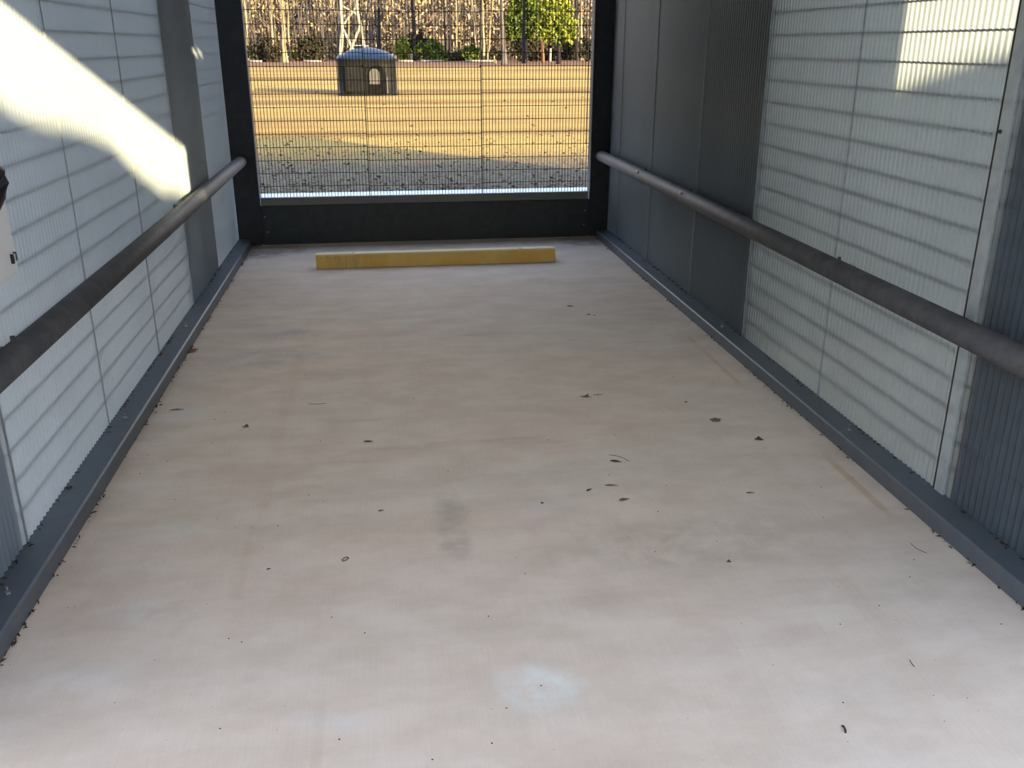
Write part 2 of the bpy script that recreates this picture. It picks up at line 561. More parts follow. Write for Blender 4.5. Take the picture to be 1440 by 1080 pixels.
g = MB()
xs = [-400, -120, -60, -30, -10, 10, 30, 60, 120, 400]
ys = [-150, -60, -11.5, 0.28, 10, 30, 60, 90, 140, 400]
vv = [(x, y, -0.16) for y in ys for x in xs]
ff = [(j * 10 + i, j * 10 + i + 1, (j + 1) * 10 + i + 1, (j + 1) * 10 + i) for j in range(9) for i in range(9)]
g.add(vv, ff)
GROUND_Z = -0.02
for i, p in enumerate(g.v):
    g.v[i] = (p[0], p[1], GROUND_Z)
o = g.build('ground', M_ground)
tag(o, 'open field of straw-coloured winter grass', 'ground', kind='structure')

o = MB().box(-4.5, 9.0, 0.285, 2.98, -0.16, 0.0).build('walkway', M_path, bevel=0.01)
tag(o, 'pale concrete walkway just beyond the gate', 'walkway', kind='structure')

# roof: canopy of this bay reaches further forward than the roof next door; underside ribs
rf = MB()

# thin steel deck; the two bolt slots left open in it let small spots of sun through
HOLES = [(1.295, 1.425, -5.055, -4.985), (1.295, 1.425, -4.865, -4.795)]


def deck(x0, x1, y0, y1):
    hs = [h for h in HOLES if h[0] > x0 and h[1] < x1 and h[2] > y0 and h[3] < y1]
    bx = sorted({x0, x1, *[v for h in hs for v in h[:2]]})
    by = sorted({y0, y1, *[v for h in hs for v in h[2:]]})
    for a, b in zip(bx, bx[1:]):
        for c, d in zip(by, by[1:]):
            if not any(abs(a - h[0]) < 1e-6 and abs(b - h[1]) < 1e-6 and abs(c - h[2]) < 1e-6 and abs(d - h[3]) < 1e-6 for h in hs):
                rf.box(a, b, c, d, 2.65, 2.653)


deck(-1.75, 1.70, -7.74, 0.6)
deck(1.70, 3.30, -7.74, -6.15)
deck(1.70, 5.85, -3.3, 0.6)
for k in range(9):
    y = -7.3 + k * 0.93
    rf.box(-1.58, 1.58, y - 0.03, y + 0.03, 2.60, 2.65)
o = rf.build('ceiling', M_roof)
tag(o, 'steel roof over the shelter bays', 'roof', kind='structure')

o = MB().box(-4.95, -1.75, -7.0, 0.6, 2.66, 2.665).build('added_roof_light', M_sheet_dim)  # added to let light down behind the left wall
tag(o, 'unseen translucent roof sheet added over the bay on the shady side to light the left wall', 'roof', kind='structure')
o = MB().box(1.70, 5.85, -6.15, -3.3, 2.66, 2.665).build('added_roof_light', M_sheet_plain)  # added to brighten the right wall from behind
tag(o, 'unseen translucent roof sheet added over the bay on the sunny side to light the right wall', 'roof', kind='structure')
# the store room next door, on the sunny side: unseen walls
m = MB()
m.box(2.80, 2.86, FRONT_Y - 0.06, FRONT_Y, 0.0, 2.65).box(2.86, 5.75, FRONT_Y - 0.035, FRONT_Y - 0.03, 0.0, 2.65)
o = m.build('wall_front', M_sheet_plain)  # made translucent to pass sun glow into the unseen bay
tag(o, 'unseen front wall of the bay on the sunny side, made translucent to pass light', 'wall', kind='structure')
o = MB().box(5.70, 5.705, FRONT_Y, 0.28, 0.0, 2.65).build('wall_end', M_block)
tag(o, 'solid end wall of the bay on the sunny side', 'wall', kind='structure')
o = MB().box(1.70, 5.65, 0.12, 0.24, 0.0, 2.65).build('wall_back', M_block)
tag(o, 'solid back wall of the bay on the sunny side', 'wall', kind='structure')
o = MB().box(1.70, 5.65, -3.30, -3.24, 0.0, 2.65).build('wall_added_partition', M_block)  # added to keep the bay dark behind the far right wall
tag(o, 'unseen partition added across the bay on the sunny side to darken its rear', 'wall', kind='structure')
o = MB().box(-4.80, -1.70, 0.12, 0.24, 0.0, 2.65).build('wall_added_rear', M_block)  # added to block the sunlit field's yellow behind the left wall
tag(o, 'unseen back wall added to the bay on the shady side to block light from the field', 'wall', kind='structure')
o = MB().box(-4.805, -4.80, FRONT_Y, 0.28, 0.0, 2.65).build('wall_added_far', M_sheet_plain)  # added to cut the sky light behind the left wall
tag(o, 'unseen outer wall added to the bay on the shady side to cut light on the left wall', 'wall', kind='structure')

# ------------------------------------------------------------------ side walls of ribbed sheet over welded wire
PITCH_RIB = 0.0325
AMP = 0.0033
ROW0, ROW_STEP, COL_STEP = 0.3840, 0.1057, 0.02642


def sheet(side, y0, y1, mat, parent, z0=0.06, z1=2.64, dx=0.0, name='panel'):
    m = MB()
    n = max(8, int((y1 - y0) / PITCH_RIB * 8))
    vs_, fs_ = [], []
    for i in range(n + 1):
        y = y0 + (y1 - y0) * i / n
        x = side * (WALL_X + dx) + AMP * math.cos(2 * PI * y / PITCH_RIB)
        vs_ += [(x, y, z0), (x, y, z1)]
    for i in range(n):
        fs_.append((2 * i, 2 * i + 2, 2 * i + 3, 2 * i + 1))
    m.add(vs_, fs_)
    return m.build(name, mat, parent, smooth=True, fix=False)


def wire_grid(x0, x1, z0, z1, y, rows, first_col, mb, axis='x', tv=0.0029, th=0.0030):
    """vertical wires every COL_STEP, horizontal ones at the given heights, 6-sided rods"""
    def rod(a, b, r):
        mb.tube([a, b], r, 6, True)
    n = int((x1 - first_col) / COL_STEP) + 1
    for k in range(n):
        x = first_col + k * COL_STEP
        if axis == 'x':
            rod((x, y, z0), (x, y, z1), tv)
        else:
            rod((y, x, z0), (y, x, z1), tv)
    for z in rows:
        if axis == 'x':
            rod((x0, y - tv - th * 0.8, z), (x1, y - tv - th * 0.8, z), th)
        else:
            s = 1 if y > 0 else -1
            rod((y + s * (tv + th * 0.8), x0, z), (y + s * (tv + th * 0.8), x1, z), th)


rows_side = [ROW0 - 0.1057 * 2 + ROW_STEP * k for k in range(23)]

WL = empty('wall_left', (-WALL_X, -3.0, 0), 'left wall of translucent ribbed sheets over wire mesh', 'wall', kind='structure')
WR = empty('wall_right', (WALL_X, -3.0, 0), 'right wall of translucent ribbed sheets over wire mesh', 'wall', kind='structure')


def keep(o, parent):
    """parent without moving"""
    o.parent = parent
    o.matrix_parent_inverse = Matrix.Translation(-Vector(parent.location))
    return o


left_cuts = [(-0.01, -1.13, M_sheet_l), (-1.13, -2.10, M_sheet_l), (-2.10, -3.105, M_sheet_l), (-3.105, -4.095, M_sheet_l), (-4.095, -5.09, M_sheet_l), (-5.09, -6.03, M_sheet_l)]
right_cuts = [(-0.01, -0.36, M_sheet_r), (-0.36, -1.29, M_sheet_r), (-1.29, -2.30, M_sheet_r), (-2.30, -3.24, M_sheet_r), (-3.24, -4.18, M_sheet_r), (-4.18, -5.14, M_sheet_r), (-5.20, -6.03, M_sheet_r)]
for side, cuts, root in ((-1, left_cuts, WL), (1, right_cuts, WR)):
    for (b, a, mt) in cuts:
        keep(sheet(side, a, b, mt, None, dx=0.0), root)
    # thin dark joints between the sheets
    for (b, a, mt) in cuts[1:]:
        b = -5.1395 if b == -5.20 else b
        w = 0.0020
        keep(MB().box(side * (WALL_X - 0.0062), side * (WALL_X + 0.004), b - w * (2.2 if b == -5.1395 else 1), b + w * (2.2 if b == -5.1395 else 1), 0.06, 2.64).build('joint_strip', M_twig if b == -5.1395 else M_gasket), root)
    mb = MB()
    for z in rows_side:
        mb.tube([(side * (WALL_X + 0.0069), -6.0, z), (side * (WALL_X + 0.0069), -0.02, z)], 0.0038, 6)
    keep(mb.build('wire_mesh', M_wire, fix=False), root)
# dark framing boards standing close behind some of the sheets
for side, y0, y1, mt in ((-1, -2.10, -2.02, M_board_dark), (-1, -2.015, -1.625, M_board_pale), (-1, -1.62, -1.13, M_board_dark), (-1, -6.0, -5.11, M_board_mid), (1, -3.235, -2.31, M_board_dark), (1, -6.0, -5.215, M_board_mid)):
    a, b = sorted((side * 1.6105, side * 1.66))
    keep(MB().box(a, b, y0, y1, 0.0, 2.645).build('backing_board', mt), WR if side > 0 else WL)
# pale flat strip in place of the ribbed sheet overlap beside the right-hand joint, with screws
keep(MB().box(WALL_X - 0.0075, WALL_X + 0.004, -5.200, -5.145, 0.06, 2.64).build('overlap_strip', M_overlap, bevel=0.002), WR)
for z in (0.72, 1.345, 1.95, 2.3):
    keep(MB().tube([(WALL_X - 0.0125, -5.158, z), (WALL_X - 0.006, -5.158, z)], [0.006, 0.007], 10).build('screw', M_twig), WR)

# ------------------------------------------------------------------ steel sills along both walls
for side, nm, lab in ((-1, 'baseboard_left', 'slate grey steel sill along the foot of the left wall'), (1, 'baseboard_right', 'slate grey steel sill along the foot of the right wall')):
    prof = [(1.487, 0.0), (1.490, 0.058), (1.497, 0.064), (1.60, 0.068), (1.60, 0.0)]
    o = MB().prism_y([(side * x, z) for x, z in prof], -6.03, -0.03).build(nm, M_sill, bevel=0.0015)
    tag(o, lab, 'sill', kind='structure')
    for y in ((-0.9, -2.62, -4.02, -5.4) if side < 0 else (-1.3, -3.05, -4.58, -5.75)):
        b = MB()
        b.tube([(side * 1.545, y, 0.064), (side * 1.545, y, 0.073)], [0.011, 0.009], 6)
        b.tube([(side * 1.545, y, 0.0729), (side * 1.545, y, 0.088)], 0.0045, 8)
        b.build('anchor_bolt', M_bolt, o)

# ------------------------------------------------------------------ pipe rails
RAIL_Z, RAIL_R = 0.709, 0.046
for side in (-1, 1):
    rx = side * 1.510
    lab = 'dark grey pipe rail running along the %s wall' % ('left' if side < 0 else 'right')
    root = empty('guard_rail', (rx, -3.0, 0.0), lab, 'rail', 'pipe rails along the side walls')
    keep(MB().tube([(rx, -6.02, RAIL_Z), (rx, -0.02, RAIL_Z)], RAIL_R, 28).build('pipe', M_pipe, smooth=True), root)
    ys_ = (-2.32, -5.05) if side < 0 else (-1.354, -2.369, -4.338)
    for y in ys_:
        # saddle bracket: stub to the wall, strap over the pipe
        b = MB()
        s0, s1 = sorted((side * 1.55, side * 1.6))
        b.box(s0, s1, y - 0.02, y + 0.02, RAIL_Z - 0.03, RAIL_Z + 0.014)
        keep(MB().tube([(rx + side * 0.02, y, RAIL_Z + RAIL_R - 0.010), (rx + side * 0.02, y, RAIL_Z + RAIL_R + 0.006)], 0.008, 8).build('set_screw', M_pipe), root)
        keep(b.build('bracket', M_pipe), root)
    if side < 0:
        keep(MB().tube([(rx, -3.10, RAIL_Z), (rx, -3.02, RAIL_Z)], RAIL_R + 0.0008, 28).build('sleeve', M_pipe, smooth=False), root)
    else:
        for y in (-1.354, -2.369):
            keep(MB().tube([(rx - 0.040, y, RAIL_Z + 0.028), (rx - 0.046, y, RAIL_Z + 0.034)], [0.010, 0.007], 8).build('bolt', M_bolt), root)

# ------------------------------------------------------------------ gate end: posts, kick beam, bar, three mesh panels
for side, x0, x1, lab in ((-1, -1.602, -1.395, 'black steel post left of the mesh panels'), (1, 1.425, 1.602, 'black steel post right of the mesh panels')):
    root = empty('steel_post', ((x0 + x1) / 2, 0.03, 0.0), lab, 'post', 'black posts beside the mesh')
    p = MB().box(x0, x1, -0.015, 0.10, 0.012, 2.64).build('shaft', M_post, bevel=0.004)
    keep(p, root)
    bx = (-1.52, -1.47) if side < 0 else (1.50, 1.545)
    b = MB().box(x0 + 0.012, x1 - 0.012, -0.004, 0.09, 0.0, 0.012).build('base_plate', M_bar)
    keep(b, root)
    keep(MB().tube([(bx[0], -0.016, 0.05), (bx[0], -0.024, 0.05)], [0.009, 0.007], 6).build('bolt', M_bolt), root)

root = empty('kick_beam', (0, 0.03, 0), 'wide charcoal steel kick beam across the foot of the gate', 'beam')
keep(MB().box(-1.394, 1.424, -0.006, 0.045, 0.006, 0.334).build('plate', M_beam, bevel=0.003), root)
for (x, z) in ((-1.365, 0.245), (-1.355, 0.115), (1.387, 0.235), (1.380, 0.11)):
    keep(MB().tube([(x, -0.005, z), (x, -0.013, z)], [0.009, 0.007], 6).build('bolt', M_bolt), root)
keep(MB().box(-1.30, -1.29, 0.0, 0.04, 0.0, 0.0065).build('shim', M_bar), root)
o = MB().prism_x([(0.0, 0.336), (0.0, 0.392), (0.005, 0.400), (0.034, 0.402), (0.034, 0.336)], -1.388, 1.413).build('retaining_bar', M_bar, bevel=0.001)
tag(o, 'dull grey metal bar holding the mesh above the kick beam', 'bar')

MESH_Y = 0.030
panels = [(-1.392, -0.482, 0.0, 'left of the three black wire mesh panels, next to the left post'),
          (-0.478, 0.484, -0.008, 'middle black wire mesh panel, in front of the black plastic hut'),
          (0.488, 1.421, 0.0, 'right of the three black wire mesh panels, next to the right post')]
for k, (x0, x1, dz, lab) in enumerate(panels):
    root = empty('mesh_panel', ((x0 + x1) / 2, MESH_Y, 0.40), lab, 'mesh panel', 'wire mesh panels of the gate')
    mb = MB()
    rows = [ROW0 + 0.1057 * j + dz for j in range(1, 22)]
    wire_grid(x0, x1, 0.395, 2.64, MESH_Y + 0.012, rows, x0 + 0.010, mb)
    keep(mb.build('wire_grid', M_wire, fix=False), root)
    if k < 2:
        keep(MB().box(x1 - 0.004, x1 + 0.0035, MESH_Y + 0.002, MESH_Y + 0.026, 0.403, 2.64).build('edge_bar', M_wire), root)
        for z in (0.62, 1.44):
            keep(MB().tube([(x1 - 0.006, MESH_Y - 0.004, z), (x1 - 0.006, MESH_Y + 0.004, z)], 0.009, 8).build('clip', M_wire), root)
    if k == 2:
        keep(MB().box(x1 - 0.030, x1 - 0.024, MESH_Y + 0.002, MESH_Y + 0.022, 0.80, 2.64).build('edge_bar', M_wire), root)

# ------------------------------------------------------------------ yellow wheel stop
root = empty('wheel_stop', (0.03, -0.87, 0.0), 'long worn yellow wheel stop lying on the concrete before the gate', 'wheel stop')
p = MB().prism_x([(-0.950, 0.0), (-0.925, 0.088), (-0.905, 0.102), (-0.835, 0.102), (-0.815, 0.088), (-0.79, 0.0)], -0.905, 0.955).build('block', M_stop, bevel=0.004)
keep(p, root)
for x in (-0.62, 0.68):
    keep(MB().tube([(x, -0.87, 0.1015), (x, -0.87, 0.1045)], 0.014, 10).build('spike_head', M_bolt), root)

# ------------------------------------------------------------------ white board on the left wall
root = empty('white_board', (-1.57, -5.0, 0.89), 'white board fixed on the left wall above the pipe rail', 'board')
pc = at_x(27, 385, -1.560)
ye, zb = pc.y, pc.z
keep(MB().box(-1.588, -1.560, ye - 0.55, ye, zb, zb + 0.62).build('plate', M_board, bevel=0.002), root)
q = at_x(18.5, 362.5, -1.558)
keep(MB().box(-1.562, -1.553, q.y - 0.012, q.y + 0.012, q.z - 0.012, q.z + 0.012).build('clasp', M_chrome, bevel=0.002), root)
keep(MB().box(-1.562, -1.551, q.y - 0.017, q.y - 0.009, q.z - 0.016, q.z + 0.014).box(-1.562, -1.551, q.y + 0.009, q.y + 0.017, q.z - 0.012, q.z + 0.016).build('clasp_guard', M_black, bevel=0.001), root)
q1 = at_x(5, 256, -1.545)
q2 = at_x(2, 275, -1.545)
q3 = at_x(-8, 296, -1.545)
q0 = at_x(-10, 236, -1.545)
hd = MB()
hd.tube([q0, (q0 + q1) / 2 + Vector((0, 0.012, 0.006)), q1 + Vector((0, -0.010, 0)), q2 + Vector((0, -0.012, 0)), q3], [0.016, 0.018, 0.020, 0.017, 0.014], 12)
hd.box(-1.563, -1.545, q1.y - 0.03, q1.y - 0.001, q1.z - 0.022, q1.z + 0.010)
keep(hd.build('handle', M_black, bevel=0.002), root)

# ------------------------------------------------------------------ leaves and twigs on the slab
rnd = random.Random(5)


def leaf(px, py, length, width, ang, mat, label, curl=0.12, kind='dead_leaf', cat='leaf', shape='lance'):
    p = at_z(px, py, 0.0)
    out = []
    L, W = length * 0.5, width * 0.5
    n = 12
    if shape == 'lance':                       # long pointed leaf, a little bowed
        for i in range(n + 1):
            q = i / n
            out.append((-L + 2 * L * q, W * math.sin(PI * q ** 0.75) ** 1.2 + 0.22 * L * math.sin(PI * q)))
        for i in range(n - 1, 0, -1):
            q = i / n
            out.append((-L + 2 * L * q, -W * 0.75 * math.sin(PI * q ** 0.75) ** 1.2 + 0.22 * L * math.sin(PI * q)))
    elif shape == 'tri':                       # torn three-cornered scrap
        for (a, r) in ((0, 1.0), (40, 0.55), (80, 0.6), (125, 1.05), (170, 0.5), (205, 0.6), (245, 1.0), (290, 0.5), (325, 0.55)):
            out.append((L * r * math.cos(math.radians(a)), W * 1.2 * r * math.sin(math.radians(a))))
    elif shape == 'round':                     # broad leaf with a ragged edge
        for i in range(22):
            a = 2 * PI * i / 22
            r = 1 + 0.16 * math.sin(5 * a + 1) + 0.10 * math.sin(9 * a)
            out.append((L * r * math.cos(a), W * r * math.sin(a)))
    else:                                      # forked leaf
        out = [(-L, 0.1 * W), (-0.2 * L, 0.35 * W), (0.6 * L, 1.0 * W), (L, 1.25 * W), (0.7 * L, 0.55 * W), (0.25 * L, 0.0), (0.7 * L, -0.45 * W), (0.9 * L, -0.9 * W), (0.3 * L, -0.65 * W), (-0.3 * L, -0.35 * W)]
    vs_ = [(x, y, 0.0028 + curl * (abs(y) * 0.5 + x * x / max(L, 1e-6) * 0.55)) for x, y in out]
    k = len(vs_)
    cx_, cy_ = sum(v[0] for v in vs_) / k, sum(v[1] for v in vs_) / k
    vs_.append((cx_, cy_, 0.0022))
    m = MB().add(vs_, [(i, (i + 1) % k, k) for i in range(k)])
    o = m.build(kind, mat)
    sm = o.modifiers.new('solid', 'SOLIDIFY')
    sm.thickness = 0.001
    o.location = (p.x, p.y, 0.0)
    o.rotation_euler = (0, 0, math.radians(ang))
    tag(o, label, cat, 'dead leaves on the slab' if cat == 'leaf' else None)
    return o


leaf(1006, 591, 0.048, 0.040, 5, M_leaf_brown, 'flat roundish brown leaf lying near the right sill', 0.08, shape='round')
leaf(1067, 618, 0.046, 0.040, -50, M_leaf_dark, 'small dark three-cornered leaf right of the roundish brown leaf', 0.2, shape='tri')
leaf(866, 650, 0.050, 0.020, -25, M_leaf_dark, 'dark pointed leaf lying alone above the curled leaf trio', 0.15)
leaf(860, 684, 0.052, 0.012, -10, M_leaf_brown, 'thin curved brown leaf, uppermost of the curled leaf trio', 0.2)
leaf(829, 690, 0.034, 0.011, 35, M_twig, 'short black leaf sliver, leftmost of the curled leaf trio', 0.15)
leaf(878, 704, 0.046, 0.020, 12, M_leaf_brown, 'brown leaf with a pointed tip, lowest of the curled leaf trio', 0.18)
leaf(823, 558, 0.056, 0.034, 8, M_leaf_brown, 'forked dry leaf beside a thin straight sliver', 0.2, shape='fork')
leaf(841, 556, 0.050, 0.007, 0, M_leaf_brown, 'thin straight dry sliver beside the forked leaf', 0.05)
leaf(518, 622, 0.045, 0.017, -8, M_leaf_dark, 'dark leaf lying alone in the middle of the slab', 0.12)
leaf(346, 600, 0.032, 0.034, -30, M_leaf_dark, 'small dark crumpled leaf left of the middle', 0.3, shape='tri')
leaf(249, 577, 0.066, 0.012, 2, M_leaf_brown, 'long thin brown leaf close to the left sill', 0.1)
leaf(269, 494, 0.066, 0.050, 15, M_leaf_orange, 'orange brown leaf lying against the left sill', 0.25, shape='round')
leaf(1055, 694, 0.032, 0.008, -8, M_leaf_dark, 'small dark sliver below the three-cornered leaf', 0.12)
leaf(1025, 790, 0.022, 0.014, 70, M_leaf_dark, 'grey brown crumb of leaf right of centre in the foreground', 0.2, shape='tri')
leaf(802, 431, 0.045, 0.016, -10, M_leaf_dark, 'dark leaf at the back, nearest to the wheel stop', 0.15)
leaf(828, 443, 0.030, 0.016, 20, M_leaf_dark, 'left of two dark crumbs behind the forked leaf', 0.2)
leaf(836, 444, 0.020, 0.014, 20, M_leaf_dark, 'right of two dark crumbs behind the forked leaf', 0.2)
leaf(965, 566, 0.020, 0.012, 5, M_leaf_dark, 'dark crumb up and left from the roundish brown leaf', 0.15)
leaf(536, 719, 0.022, 0.012, 10, M_leaf_brown, 'pale brown crumb left of the smudge on the slab', 0.15)
leaf(763, 708, 0.014, 0.012, 40, M_leaf_dark, 'tiny dark crumb in line with the leaf trio', 0.15)
leaf(604, 354, 0.04, 0.016, 5, M_leaf_dark, 'small dark leaf on the slab behind the wheel stop', 0.2)
leaf(378, 801, 0.014, 0.007, 20, M_twig, 'tiny black speck left of the looped twig', 0.1)


def twig(pts, r, label, name='twig'):
    q = [at_z(a, b, 0.0) + Vector((0, 0, r * 0.95)) for a, b in pts]
    o = MB().tube(q, r, 6).build(name, M_twig, smooth=True)
    return tag(o, label, 'twig', 'twigs on the slab')


twig([(480.5, 788), (484, 785), (489, 783.5), (490.5, 785), (487, 788), (482, 789.5), (480.5, 788)], 0.0014, 'black looped twig on the slab left of centre')
twig([(1183.5, 1021.5), (1186.5, 1023), (1188.5, 1027), (1189, 1031)], 0.0026, 'short thick black curved twig in the right foreground')
twig([(1279, 928), (1282, 933), (1286, 938)], 0.0009, 'thin dark straight twig in the right foreground')
twig([(1280, 764), (1288, 771), (1296, 775), (1303, 778)], 0.0008, 'hair-thin curved stem near the right sill')
twig([(857, 640), (866, 641), (876, 644), (885, 649)], 0.0009, 'hair-thin arched stem above the dark pointed leaf')
twig([(434, 568), (446, 568.5), (458, 567.5)], 0.0009, 'hair-thin straight stem left of the middle')

# crumbs of leaf that gathered along the sills: nobody could count them
for side, nm in ((-1, 'left'), (1, 'right')):
    m = MB()
    for k in range(430):
        y = rnd.uniform(-6.0, -0.1)
        where = rnd.random()
        if where < 0.55:
            x, z = 1.486 - abs(rnd.gauss(0, 0.008)), 0.003
        else:
            x, z = 1.583 - abs(rnd.gauss(0, 0.006)), 0.0705
        if (math.sin(y * 3.1 + side) + math.sin(y * 7.7)) < -0.1 and rnd.random() < 0.85:
            continue
        s = rnd.uniform(0.004, 0.014)
        a = rnd.uniform(0, PI)
        c_, s_ = math.cos(a) * s, math.sin(a) * s
        hz = rnd.uniform(0.001, 0.008)
        x *= side
        m.add([(x - c_, y - s_, z), (x + s_ * 0.4, y - c_ * 0.4, z + hz), (x + c_, y + s_, z + hz * 0.4), (x - s_ * 0.4, y + c_ * 0.4, z + hz)], [(0, 1, 2, 3)])
    o = m.build('leaf_crumbs', M_debris, fix=False)
    tag(o, 'dark leaf crumbs gathered along the %s sill' % nm, 'debris', kind='stuff')

# fine grit scattered over the slab
m = MB()
for k in range(420):
    x, y = rnd.uniform(-1.46, 1.46), rnd.uniform(-7.2, -1.0)
    s = rnd.choice((0.0012, 0.0016, 0.002, 0.003))
    a = rnd.uniform(0, PI)
    c_, s_ = math.cos(a) * s, math.sin(a) * s
    m.add([(x - c_, y - s_, 0.0004), (x + s_, y - c_, 0.0004), (x + c_, y + s_, 0.0004), (x - s_, y + c_, 0.0004), (x, y, s * 0.9)], [(0, 1, 4), (1, 2, 4), (2, 3, 4), (3, 0, 4)])
o = m.build('grit', M_debris, fix=False)
tag(o, 'fine dark grit scattered over the slab', 'grit', kind='stuff')

# ------------------------------------------------------------------ outdoors: litter, hut, tower, trees


def leaf_cloud(pts, sizes, rng, name, mat, parent=None, flat=False):
    """many separate small leaves in one mesh"""
    n = len(pts)
    pts = np.asarray(pts, float)
    sizes = np.asarray(sizes, float)
    d1 = rng.normal(size=(n, 3))
    if flat:
        d1[:, 2] *= 0.15
    d1 /= np.linalg.norm(d1, axis=1)[:, None]
    d2 = rng.normal(size=(n, 3))
    if flat:
        d2[:, 2] *= 0.15
    d2 -= d1 * (d1 * d2).sum(1)[:, None]
    d2 /= np.linalg.norm(d2, axis=1)[:, None]
    d1 *= sizes[:, None]
    d2 *= sizes[:, None] * 0.55
    v = np.stack([pts - d1, pts - d2, pts + d1, pts + d2], 1).reshape(-1, 3)
    me = bpy.data.meshes.new(name)
    me.vertices.add(4 * n)
    me.vertices.foreach_set('co', v.ravel())
    me.loops.add(4 * n)
    me.loops.foreach_set('vertex_index', np.arange(4 * n))
    me.polygons.add(n)
    me.polygons.foreach_set('loop_start', np.arange(n) * 4)
    me.polygons.foreach_set('loop_total', np.full(n, 4))
    me.update(calc_edges=True)
    me.materials.append(mat)
    o = bpy.data.objects.new(name, me)
    COL.objects.link(o)
    if parent is not None:
        o.parent = parent
    return o


rng = np.random.default_rng(11)
n = 9000
yy = 3.05 + (rng.random(n) ** 1.7) * 8
xx = rng.uniform(-6, 7.5, n) * (0.7 + yy / 14)
pp = np.stack([xx, yy, np.full(n, GROUND_Z) + 0.008 + rng.random(n) * 0.03], 1)
o = leaf_cloud(pp, rng.uniform(0.012, 0.038, n), rng, 'leaf_litter', M_litter, flat=True)
tag(o, 'dead leaves strewn over the shaded ground behind the gate', 'leaf litter', kind='stuff')
n = 500
yy = 11.3 + rng.random(n) * 48
xx = rng.uniform(-8, 16, n) * yy / 25
pp = np.stack([xx, yy, np.full(n, GROUND_Z) + 0.02], 1)
o = leaf_cloud(pp, rng.uniform(0.03, 0.08, n), rng, 'scattered_leaves', M_litter, flat=True)
tag(o, 'scattered dead leaves on the sunny field', 'leaf litter', kind='stuff')

# black plastic hut
HY = 25.0
hx0 = at_y(473.5, 134, HY).x
hx1 = at_y(561, 134, HY).x
hcx, hw = (hx0 + hx1) / 2, (hx1 - hx0) / 2
hcy = HY + hw
hut = empty('plastic_hut', (hcx, hcy, GROUND_Z), 'black plastic hut with a domed top tinted with reflected sky standing out in the field', 'hut')
SEG = 72


def hut_r(a, p=4.2):
    c_, s_ = abs(math.cos(a)), abs(math.sin(a))
    return (c_ ** p + s_ ** p) ** (-1 / p)


bm_ = MB()
levels = [(0.0, 1.0), (0.06, 1.0), (0.09, 0.975), (0.5, 0.968), (1.0, 0.958), (1.10, 0.962), (1.16, 0.985), (1.20, 0.985)]
vs_, fs_ = [], []
for z, s in levels:
    for k in range(SEG):
        a = 2 * PI * k / SEG
        r = hut_r(a) * hw * s
        if 0.08 < z < 1.05:
            r *= 1 - 0.012 * (0.5 + 0.5 * math.cos(a * 24))
        vs_.append((r * math.cos(a), r * math.sin(a), z))
for i in range(len(levels) - 1):
    for k in range(SEG):
        k2 = (k + 1) % SEG
        fs_.append((i * SEG + k, i * SEG + k2, (i + 1) * SEG + k2, (i + 1) * SEG + k))
bm_.add(vs_, fs_)
bm_.build('body', M_hut, hut, smooth=True)
dm = MB()
vs_, fs_ = [], []
dl = [(1.19, 0.99), (1.23, 0.975), (1.29, 0.90), (1.38, 0.74), (1.46, 0.55), (1.52, 0.33), (1.55, 0.14), (1.555, 0.03)]
for z, s in dl:
    for k in range(SEG):
        a = 2 * PI * k / SEG
        blend = (1 - s) * 1.0
        r = (hut_r(a) * (1 - blend) + blend) * hw * s
        vs_.append((r * math.cos(a), r * math.sin(a), z))
for i in range(len(dl) - 1):
    for k in range(SEG):
        k2 = (k + 1) % SEG
        fs_.append((i * SEG + k, i * SEG + k2, (i + 1) * SEG + k2, (i + 1) * SEG + k))
fs_.append(tuple(range((len(dl) - 1) * SEG, len(dl) * SEG)))
dm.add(vs_, fs_)
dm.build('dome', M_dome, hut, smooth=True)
MB().tube([(-0.22, 0, 1.535), (-0.22, 0, 1.60)], [0.16, 0.12], 20).build('vent_cap', M_hut, hut)
# front: arched opening, its inner shade a near-black plate, with a raised rim, dusty flap inside, and a raised square panel on the left
fy = -hw * 0.965


def arch(cx, w, h, z0, n=14):
    pts = [(cx - w, z0), (cx + w, z0)]
    for i in range(n + 1):
        a = PI * i / n
        pts.append((cx + w * math.cos(a), z0 + h + w * math.sin(a)))
    return pts


def plate_y(pts, y0, y1):
    m = MB()
    n_ = len(pts)
    m.add([(x, y0, z) for x, z in pts] + [(x, y1, z) for x, z in pts], [(i, (i + 1) % n_, n_ + (i + 1) % n_, n_ + i) for i in range(n_)] + [tuple(range(n_)), tuple(range(n_, 2 * n_))[::-1]])
    return m


plate_y(arch(0.30, 0.36, 0.62, 0.06), fy - 0.03, fy + 0.1).build('door_frame', M_hut, hut, bevel=0.01)
plate_y(arch(0.30, 0.30, 0.62, 0.07), fy - 0.034, fy + 0.05).build('opening_shade', M_hut_dark, hut)
plate_y(arch(0.25, 0.17, 0.33, 0.38), fy - 0.045, fy - 0.036).build('door_flap', M_hut_door, hut)
plate_y([(-0.72, 0.14), (-0.14, 0.14), (-0.14, 0.95), (-0.72, 0.95)], fy - 0.022, fy + 0.1).build('side_panel', M_hut, hut, bevel=0.012)
MB().box(0.62, 0.72, fy - 0.03, fy + 0.05, 0.07, 0.60).build('gate_leaf', M_hut_door, hut, bevel=0.01)

# pale timber lattice tower behind the hut


def px_at(px, py, y):
    return at_y(px, py, y)


TY = 62.0
legs = [[(476.5, 110), (478.5, 72), (481, 38), (478.5, 18), (479, -20), (480, -60)], [(515, 110), (511.5, 66), (507, 36), (502, 16), (499.5, -20), (497, -60)]]
tower = empty('lattice_tower', (px_at(494, 100, TY).x, TY, GROUND_Z), 'pale timber lattice tower rising behind the hut', 'tower')


def to_tower(o):
    return keep(o, tower)


